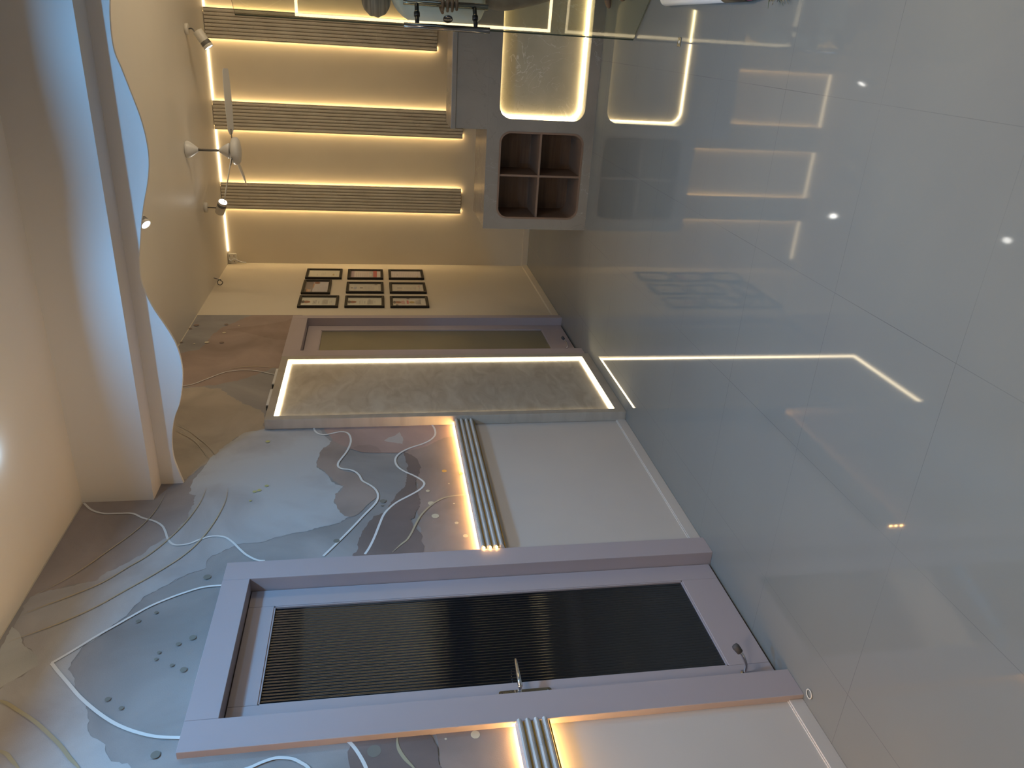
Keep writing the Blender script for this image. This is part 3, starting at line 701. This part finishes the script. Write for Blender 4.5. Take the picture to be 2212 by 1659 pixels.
CERT = [
 (6.925,7.210,1.830,2.156,(.80,.76,.62), text(.27,.27,1,.3,.6,'k')+text(.42,.52,3,.3,.75,'t',3)+text(.60,.72,4,.2,.5,'l',5)+[('g',.78,.84,.3,.55,'e'),('s',.90,.92,.3,.5)], 'framed cream certificate with sparse text, top row, nearest the back wall'),
 (6.922,7.203,1.452,1.779,(.74,.68,.66), [('m',0,.13,0,1),('k',0,.03,0,1)]+text(.2,.55,6,.15,.8,'t',7)+[('s',.62,.78,.15,.85),('r',.76,.88,.1,1),('l',.64,.72,.3,.6,'e')], 'framed certificate with a mauve band and a red block, middle row, nearest the back wall'),
 (6.924,7.207,1.074,1.401,(.74,.68,.69), text(.08,.85,14,.1,.88,'l',9)+text(.2,.2,1,.3,.7,'t')+[('g',.84,.9,.1,.25,'e')], 'framed pale pink letter with many lines of text, bottom row, nearest the back wall'),
 (6.485,6.855,1.912,2.158,(.66,.62,.62), [('v',0,.27,.3,1),('k',0,.10,0,.3),('o',.08,.15,0,.34),('o',.18,.23,.02,.30),('v',.27,.33,0,1),('b',.36,.62,.80,.98,'e'),('o',.33,.38,.45,.8)]+text(.5,.9,7,.1,.7,'s',2), 'wide framed print with dark and orange corner, top of the middle column'),
 (6.515,6.800,1.452,1.779,(.70,.66,.56), [('k',.05,.12,.45,.55),('s',.14,.24,.35,.65),('k',.34,.44,.46,.54)]+text(.46,.78,9,.25,.75,'t',4)+[('v',.8,.9,.82,.98,'e'),('v',.82,.92,.02,.15,'e'),('t',.93,.95,.3,.7)], 'framed certificate with small dark seals at its foot, centre of the grid'),
 (6.514,6.795,1.074,1.400,(.72,.66,.55), [('k',.16,.32,.50,.56),('b',.16,.30,.22,.27)]+text(.4,.75,9,.3,.75,'t',6)+[('r',.86,.88,.6,.8),('l',.86,.92,.2,.4)], 'framed certificate with a short dark title, bottom of the middle column'),
 (6.132,6.410,1.830,2.158,(.70,.68,.58), ident+text(.34,.42,3,.25,.75,'k',1)+text(.50,.50,1,.3,.7,'k')+text(.60,.76,8,.2,.8,'t',8)+text(.83,.88,2,.3,.7,'t')+[('s',.9,.96,.1,.3,'e')], 'framed certificate with a round portrait, top row, nearest the far door'),
 (6.133,6.408,1.450,1.779,(.70,.68,.57), ident+text(.34,.42,3,.25,.75,'t',1)+text(.50,.50,1,.3,.7,'k')+text(.58,.74,8,.2,.8,'t',8)+text(.80,.80,1,.3,.7,'t'), 'framed certificate with a round portrait, middle row, nearest the far door'),
 (6.130,6.400,1.076,1.402,(.70,.66,.57), ident+[('k',.08,.16,.08,.26,'e'),('s',.07,.14,.8,.86)]+text(.26,.34,4,.25,.75,'r',3)+[('g',.5,.66,.36,.62,'e'),('r',.42,.48,.3,.7),('v',.42,.52,.86,.97,'e')]+text(.70,.84,7,.2,.8,'t',5), 'framed certificate with red lettering and a gold figure, bottom row, nearest the far door'),
]
for c in CERT: certificate(*c)

# ---------------------------------------------------------------- ceiling fan
def fan():
    fx, fy = -.930, 6.25
    root = thing('ceiling_fan', (fx, fy, ZC), 'white ceiling fan with three thin blades hanging before the back wall', 'fan')
    b = MB(); b.lathe((fx, fy, 0), (0,0,1), [(ZC-.001, 0), (ZC-.001, .060), (ZC-.012, .064), (ZC-.03, .058), (ZC-.06, .038), (ZC-.085, .018), (ZC-.09, .013)], 28); b.build('canopy', M['white'], root)
    b = MB(); b.tube([(fx, fy, ZC-.08), (fx, fy, 2.60)], .009, 12); b.build('down_rod', M['greyring'], root)
    b = MB(); b.lathe((fx, fy, 0), (0,0,1), [(2.668, .012), (2.655, .020), (2.63, .038), (2.60, .056), (2.592, .058), (2.592, 0)], 28); b.build('motor_canopy', M['white'], root)
    b = MB(); b.lathe((fx, fy, 0), (0,0,1), [(2.590, 0), (2.590, .02), (2.580, .035), (2.577, .075), (2.568, .095), (2.552, .102), (2.532, .100), (2.520, .085), (2.512, .05), (2.509, 0)], 36); b.build('motor', M['white'], root)
    for k, a in enumerate((2, 122, 242)):
        q = math.radians(a); d = Vector((math.cos(q), math.sin(q), 0)); s = Vector((-d.y, d.x, 0)); c = Vector((fx, fy, 2.572))
        b = MB(); tilt = -.014
        def st(r, w_, z): return [c+d*r+s*w_+Vector((0,0,z+tilt*w_/.06)), c+d*r-s*w_+Vector((0,0,z-tilt*w_/.06))]
        rows = [st(.12, .022, 0), st(.15, .050, 0), (st(.30, .062, 0)), st(.48, .058, .001), st(.565, .050, .001), st(.580, .036, .001)]
        top = [p for r in rows for p in r]; n = len(top); bot = [p-Vector((0,0,.003)) for p in top]
        f = [(2*i, 2*i+1, 2*i+3, 2*i+2) for i in range(len(rows)-1)]; f += [tuple(n+j for j in g[::-1]) for g in f[:len(rows)-1]]
        for i in range(len(rows)-1): f += [(2*i, 2*i+2, n+2*i+2, n+2*i), (2*i+1, n+2*i+1, n+2*i+3, 2*i+3)]
        f += [(0, n, n+1, 1), (n-2, n-1, 2*n-1, 2*n-2)]
        b.add(top+bot, f); bl = b.build('blade', M['white'], root)
        b = MB(); b.obox(c+d*.085-s*.012-Vector((0,0,.006)), d*.075, s*.024, Vector((0,0,.004))); b.build('blade_bracket', M['greyring'], bl)
fan()

# ---------------------------------------------------------------- spot lamps under the ceiling
def spot(bx, by, hc, axis, length, rad, energy, label, cone=95):
    root = thing('spot_lamp', (bx, by, ZC), label, 'spot lamp', 'spot lamps under the ceiling')
    b = MB(); b.lathe((bx, by, ZC), (0,0,-1), [(0, 0), (.0005, .040), (.022, .040), (.026, .036), (.026, 0)], 28); b.build('mount', M['offwhite'], root)
    hc = Vector(hc); d = Vector(axis).normalized()
    b = MB(); b.tube(spline([(bx, by, ZC-.02), (bx, by, ZC-.055), hc - d*.01 + Vector((0,0,rad*.9))], 5), .0048, 10); b.build('arm', M['chromed'], root)
    o = hc - d*length/2
    b = MB(); L = length
    b.lathe(o, d, [(0, 0), (0, rad*.92), (.004, rad), (L*.62, rad)], 32, 0); b.lathe(o, d, [(L*.62, rad*1.005), (L*.84, rad*1.005)], 32, 1); b.lathe(o, d, [(L*.84, rad), (L-.003, rad), (L, rad*.93), (L-.004, rad*.86)], 32, 0)
    hd = b.build('lamp_head', [M['offwhite'], M['greyring']], root)
    b = MB(); b.lathe(o, d, [(L-.005, rad*.87), (L-.005, 0)], 32); tag(b.build('lens', M['lens'], hd), 'glowing white lens')
    p = o + d*(L+.012)
    light('spot_beam', 'SPOT', p, p+d, energy, (1, .93, .80), .025, angle=math.radians(cone), blend=.8)
spot(-.109, 6.669, (-.115-.06, 6.64, 2.775), (-.80, -.12, -.55), .135, .037, 4, 'lit spot lamp under the ceiling beside the rightmost marble strip, aimed left')
spot(-1.451, 6.658, (-1.440, 6.63, 2.765), (.80, -.42, -.36), .125, .037, 4, 'lit spot lamp under the ceiling left of the fan, aimed right')
spot(-1.05, 4.62, (-1.075, 4.60, 2.825), (-.34, -.34, -.45), .11, .031, 4, 'lit spot lamp half hidden behind the wavy valance', 80)

# ---------------------------------------------------------------- small electrics
def junction_box():
    root = thing('junction_box', (-2.10, YB, 2.82), 'white square junction box high in the left corner of the back wall', 'electrical box')
    b = MB(); b.plate([rrect(-2.142, -2.050, 2.822, 2.898, .012, 5)], lambda u, v, d: (u, d, v), YB-.03, YB-.001); bevel(b.build('box', M['offwhite'], root), .004, 2)
    for x, z in ((-2.07, 2.885), (-2.07, 2.845), (-2.125, 2.845)):
        b = MB(); b.lathe((x, YB-.03, z), (0,-1,0), [(0, .005), (.001, .0045), (.0012, 0)], 10)
        b.build('screw', M['greyring'], root)
    b = MB(); b.tube(spline([(-2.10, YB-.032, 2.893), (-2.115, YB-.045, 2.875), (-2.10, YB-.045, 2.855), (-2.10, YB-.04, 2.83), (-2.125, YB-.03, 2.79), (-2.138, YB-.015, 2.74)], 6), .005, 8)
    b.build('cable', M['white'], root)
junction_box()
b = MB(); b.tube(spline([(-2.075, 6.72, ZC), (-2.085, 6.72, 2.87), (-2.11, 6.72, 2.835), (-2.135, 6.72, 2.85), (-2.13, 6.72, 2.875), (-2.10, 6.72, 2.872), (-2.085, 6.71, 2.845)], 6), .0035, 8)
tag(b.build('loose_wire', M['chromed']), 'short looped dark wire sticking out of the ceiling by the left wall', 'wire')

# ---------------------------------------------------------------- frameless glass door, standing open
GA = Vector((.007, 4.717, 0)); GD = Vector((.6691, -.7431, 0)).normalized(); GN = Vector((GD.y, -GD.x, 0))   # GN points to the camera side
def glass_material():
    m = bpy.data.materials.new('tinted_glass'); m.use_nodes = True; n = m.node_tree.nodes; l = m.node_tree.links
    n.remove(n['Principled BSDF'])
    t = n.new('ShaderNodeBsdfTransparent'); t.inputs[0].default_value = (.93, .945, .89, 1)
    g = n.new('ShaderNodeBsdfGlossy'); g.inputs['Roughness'].default_value = .0; g.inputs[0].default_value = (1, .98, .90, 1)
    f = n.new('ShaderNodeFresnel'); f.inputs[0].default_value = 1.85; gm = n.new('ShaderNodeNewGeometry')
    fm = n.new('ShaderNodeMath'); fm.operation = 'SUBTRACT'; fm.inputs[0].default_value = 1; l.new(gm.outputs['Backfacing'], fm.inputs[1])
    fx = n.new('ShaderNodeMath'); fx.operation = 'MULTIPLY'; l.new(fm.outputs[0], fx.inputs[0]); l.new(f.outputs[0], fx.inputs[1])
    x = n.new('ShaderNodeMixShader'); l.new(fx.outputs[0], x.inputs[0]); l.new(t.outputs[0], x.inputs[1]); l.new(g.outputs[0], x.inputs[2])
    l.new(x.outputs[0], n['Material Output'].inputs[0]); return m
def glass_door():
    root = thing('door_3', GA, None, None, kind='structure')
    th = .010; W = .96; z0, z1 = .008, 2.231
    b = MB(); a = GA + GN*th/2
    def P(s, d, z): return a + GD*s - GN*d + Vector((0,0,z))
    v = [P(s, d, z) for s in (0, W) for d in (0, th) for z in (z0, z1)]
    b.add(v, [(0,1,5,4), (2,6,7,3)], 0); b.add(v, [(0,2,3,1), (4,5,7,6), (0,4,6,2), (1,3,7,5)], 1)
    b.build('glass_pane', [glass_material(), mat('glass_edge', (.03, .05, .035), .2)], root)
    sc = .088; off = .080; zc = 1.105; L = .235
    for sd, nm in ((1, 'bar'), (-1, 'bar')):
        c = GA + GD*sc + GN*off*sd
        b = MB(); b.lathe(c, (0,0,1), [(zc-L, 0), (zc-L, .0150), (zc-L+.002, .0162), (zc+L-.002, .0162), (zc+L, .0150), (zc+L, 0)], 24)
        hb = b.build('pull_handle', M['chromed2'], root)
        for z in (zc-L+.077, zc+L-.073):
            b = MB(); b.tube([c + Vector((0,0,z)), GA + GD*sc + GN*(th/2)*sd + Vector((0,0,z))], .0115, 16)
            q = GA + GD*sc + Vector((0,0,z)) + GN*sd*(th/2)
            b.lathe(q, GN*sd, [(0, .0165), (.007, .0165), (.010, .012)], 20); b.build('standoff', M['black'], hb)
    b = MB(); b.obox(P(-.016, -.006, 1.048), GD*.024, -GN*(th+.012), (0,0,.098)); lk = bevel(b.build('lock_case', M['gold2'], root), .002)
    b = MB(); b.obox(P(-.0172, -.002, 1.07), GD*.002, -GN*(th+.004), (0,0,.05)); b.build('latch', M['chromed'], lk)
    b = MB(); b.lathe(GA + GD*.075 + GN*(th/2) + Vector((0,0,1.097)), GN, [(0, .026), (.006, .026), (.008, .020), (.008, 0)], 24); b.build('lock_rose', M['chromed'], root)
M['chromed2'] = mat('polished_steel', (.24, .235, .235), .12, 1)
M['gold2'] = mat('satin_brass', (.72, .62, .42), .3, .9)
glass_door()
b = MB(); b.box(-.012, .030, 3.955, 3.997, 0, .003); o = bevel(b.build('floor_socket', M['chromed']), .001)
tag(o, 'small square metal socket set in the floor in front of the glass door', 'floor socket')
b = MB(); b.lathe((.009, 3.976, .0028), (0,0,1), [(0, .008), (.001, .007), (.001, 0)], 16); b.build('hole', M['white'], o)
# ---------------------------------------------------------------- the person holding the glass door
def skinned(name, chains, material, parent=None, sub=2, root=0):
    """chains: lists of (x, y, z, r) or (index,) to start from an existing vertex"""
    vs, es, rs = [], [], []
    for ch in chains:
        prev = None
        for p in ch:
            if len(p) == 1: prev = p[0]; continue
            vs.append(p[:3]); rs.append((p[3], p[4] if len(p) > 4 else p[3])); k = len(vs)-1
            if prev is not None: es.append((prev, k))
            prev = k
    off = world_loc(parent) if parent else Vector((0,0,0))
    me = bpy.data.meshes.new(name); me.from_pydata([tuple(Vector(v)-off) for v in vs], es, [])
    o = bpy.data.objects.new(name, me); COL.objects.link(o)
    if parent: o.parent = parent
    m = o.modifiers.new('skin', 'SKIN'); m.use_smooth_shade = True
    if not me.skin_vertices: me.skin_vertices.new()
    for i, r in enumerate(rs):
        me.skin_vertices[0].data[i].radius = r; me.skin_vertices[0].data[i].use_root = (i == root)
    s = o.modifiers.new('sub', 'SUBSURF'); s.levels = sub; s.render_levels = sub
    me.materials.append(material)
    return o
def person():
    M['skin'] = noisy('brown_skin', (.16, .085, .055), (.19, .10, .065), 12, .5, 4)
    M['tunic'] = noisy('pale_tunic', (.66, .70, .70), (.58, .62, .62), 8, .8, 4, bump=.3, bscale=60)
    M['trouser'] = noisy('brown_trousers', (.125, .105, .095), (.165, .14, .125), 18, .85, 4, bump=.3, bscale=80)
    M['hair'] = noisy('grey_brown_hair', (.10, .085, .075), (.30, .26, .23), 9, .5, 3, (.4, .4, 22), .4, .6)
    root = thing('person', (.27, 5.02, 0), 'person in pale tunic and brown trousers gripping the bar behind the glass door', 'person')
    bx, by, bz = .1257, 4.7097, 1.085
    chains = [
     [(.26, 5.02, .90, .125), (.25, 5.02, 1.05, .125), (.235, 5.02, 1.22, .135), (.25, 5.02, 1.36, .10), (.245, 5.02, 1.44, .052), (.25, 5.02, 1.50, .060), (.265, 5.02, 1.58, .090), (.265, 5.02, 1.66, .085), (.265, 5.02, 1.71, .045)],
     [(3,), (.26, 4.87, 1.36, .055), (.335, 4.82, 1.22, .046), (.365, 4.80, 1.09, .040), (.27, 4.755, 1.085, .030), (.205, 4.735, 1.085, .032), (.178, 4.722, bz, .046, .062), (.150, 4.713, bz, .036, .062)],
     [(3,), (.26, 5.17, 1.36, .055), (.28, 5.21, 1.20, .046), (.29, 5.22, 1.08, .040), (.34, 5.21, .92, .028), (.36, 5.20, .84, .030, .020), (.365, 5.20, .78, .018)],
     [(0,), (.26, 4.94, .80, .085), (.28, 4.95, .48, .060), (.33, 4.95, .25, .050), (.33, 4.95, .09, .036), (.27, 4.95, .035, .030), (.21, 4.955, .024, .018)],
     [(0,), (.26, 5.12, .80, .085), (.285, 5.16, .48, .060), (.32, 5.24, .25, .050), (.315, 5.25, .09, .036), (.255, 5.25, .040, .030), (.205, 5.25, .028, .021), (.178, 5.25, .018, .012)],
    ]
    skinned('body', chains, M['skin'], root, 2)
    b = MB()
    for k, dz in enumerate((.040, .014, -.012, -.036)):
        r = (.0112, .0120, .0115, .0100)[k]; l = (0, .003, .001, -.006)[k]
        P = [(bx+.036, by-.008, bz+dz*.8), (bx+.030, by-.026, bz+dz), (bx+.004, by-.030, bz+dz-.001), (bx-.022, by-.022, bz+dz-.002), (bx-.030-l, by-.002, bz+dz-.003)]
        Q = spline(P, 4); b.tube(Q, [r*(1-.28*i/(len(Q)-1)) for i in range(len(Q))], 10)
        b.lathe(Q[-1], Q[-1]-Q[-2], [(0, r*.72), (r*.4, r*.55), (r*.65, r*.2), (r*.7, 0)], 10)
    P = [(bx+.040, by+.010, bz+.030), (bx+.026, by+.026, bz+.046), (bx+.002, by+.026, bz+.052), (bx-.024, by+.010, bz+.046), (bx-.044, by-.004, bz+.038)]
    Q = spline(P, 4); b.tube(Q, [.0115*(1-.25*i/(len(Q)-1)) for i in range(len(Q))], 10); b.lathe(Q[-1], Q[-1]-Q[-2], [(0, .0085), (.005, .006), (.008, 0)], 10)
    b.build('fingers', M['skin'], root)
    # tunic with sleeves
    t = [
     [(.215, 5.02, .84, .165, .175), (.195, 5.02, .98, .19), (.18, 5.02, 1.15, .20), (.19, 5.02, 1.28, .185), (.215, 5.02, 1.38, .125), (.215, 5.02, 1.41, .085)],
     [(4,), (.26, 4.875, 1.36, .066), (.335, 4.82, 1.23, .060), (.36, 4.805, 1.13, .056)],
     [(4,), (.26, 5.165, 1.36, .066), (.28, 5.21, 1.21, .060), (.29, 5.22, 1.12, .056)],
    ]
    skinned('tunic', t, M['tunic'], root, 2)
    q = [
     [(.235, 5.03, .88, .14, .15), (.235, 5.03, .80, .14, .145)],
     [(1,), (.235, 4.95, .68, .125), (.27, 4.95, .50, .10), (.34, 4.95, .28, .068), (.34, 4.95, .13, .058)],
     [(1,), (.255, 5.12, .68, .105), (.29, 5.17, .50, .085), (.33, 5.24, .28, .068), (.335, 5.25, .13, .058)],
    ]
    skinned('trousers', q, M['trouser'], root, 2)
    # hair: cap with a loose bun low at the back of the head
    b = MB(); rng = random.Random(3)
    def blob(c, r, sq, n=30, m=20):
        vs = []
        for i in range(m+1):
            th = PI*i/m
            for k in range(n):
                ph = 2*PI*k/n; w_ = 1 + .035*math.cos(11*th + 1.5*math.sin(ph))
                vs.append((c[0]+r*sq[0]*math.sin(th)*math.cos(ph)*w_, c[1]+r*sq[1]*math.sin(th)*math.sin(ph)*w_, c[2]+r*sq[2]*math.cos(th)))
        b.add(vs, [(i*n+k, i*n+(k+1) % n, (i+1)*n+(k+1) % n, (i+1)*n+k) for i in range(m) for k in range(n)], 0, True)
    blob((.236, 5.02, 1.655), .098, (.92, .90, .95)); blob((.130, 5.01, 1.485), .090, (1, .95, .92))
    b.build('hair', M['hair'], root)
    # the face looks away from the camera, towards the right
    fx, fz = .338, 1.600
    def dab(name, c, r, sq, m):
        b = MB(); vs = []
        for i in range(9):
            for k in range(14):
                th, ph = PI*i/8, 2*PI*k/14
                vs.append((c[0]+r*sq[0]*math.sin(th)*math.cos(ph), c[1]+r*sq[1]*math.sin(th)*math.sin(ph), c[2]+r*sq[2]*math.cos(th)))
        b.add(vs, [(i*14+k, i*14+(k+1) % 14, (i+1)*14+(k+1) % 14, (i+1)*14+k) for i in range(8) for k in range(14)], 0, True)
        return b.build(name, m, root)
    M['eye'] = mat('eye_white', (.6, .58, .55), .3); M['lip'] = mat('lip', (.20, .07, .06), .5)
    dab('nose', (fx+.004, 5.02, fz-.008), .020, (.9, .62, 1.25), M['skin'])
    dab('mouth', (fx-.006, 5.02, fz-.052), .020, (.45, 1.1, .35), M['lip'])
    for s in (-1, 1):
        e = dab('eye', (fx-.012, 5.02+s*.031, fz+.020), .0115, (.8, 1.1, .8), M['eye'])
        dab('ear', (.262, 5.02+s*.078, fz), .024, (.7, .4, 1.2), M['skin'])
        bb = MB(); bb.lathe((fx-.0035, 5.02+s*.031, fz+.020), (1,0,0), [(0, .005), (.002, .0035), (.0022, 0)], 12); bb.build('pupil', M['black'], e)
person()

# ---------------------------------------------------------------- things lying on the floor at the right edge
def pole():
    root = thing('cleaning_pole', (.205, 3.55, 0), 'white pole with black sleeve and magenta end lying on the floor', 'pole')
    x, r = .205, .034
    def seg(nm, m, y0, y1, r0, r1):
        b = MB(); b.lathe((x, y0, .036), (0,-1,0), [(0, 0), (0, r0*.9), (.004, r0), (y0-y1-.004, r1), (y0-y1, r1*.9), (y0-y1, 0)], 24); b.build(nm, m, root)
    seg('white_tube', M['white'], 4.15, 3.405, .034, .036)
    seg('black_sleeve', M['black'], 3.404, 3.185, .037, .037)
    seg('end_cap', mat('magenta_plastic', (.30, .03, .16), .45), 3.184, 3.11, .034, .026)
pole()
def clump():
    rng = random.Random(11); b = MB(); c = Vector((.205, 2.96, .03))
    for k in range(240):
        a = rng.random()*2*PI; e = rng.random()*1.3; L = .028+.035*rng.random()
        d = Vector((math.cos(a)*math.cos(e), math.sin(a)*math.cos(e), math.sin(e)*.8))
        p = c + Vector((rng.uniform(-.02,.02), rng.uniform(-.05,.05), rng.uniform(-.02,.01)))
        q = p + d*L*.6 + Vector((0,0,.004)); s = p + d*L + Vector((rng.uniform(-.01,.01), rng.uniform(-.01,.01), -.006))
        for u in (p, q, s): u.z = max(u.z, .002)
        b.tube([p, q, s], [.0022, .0016, .0006], 4, mi=k % 3)
    ms = [mat('dry_green', (.10, .13, .07), .8), mat('dry_brown', (.11, .07, .04), .8), mat('dry_straw', (.30, .26, .16), .8)]
    o = b.build('dried_foliage', ms)
    tag(o, 'small clump of dried green and brown foliage on the floor beyond the magenta pole end', 'foliage', kind='stuff')
clump()
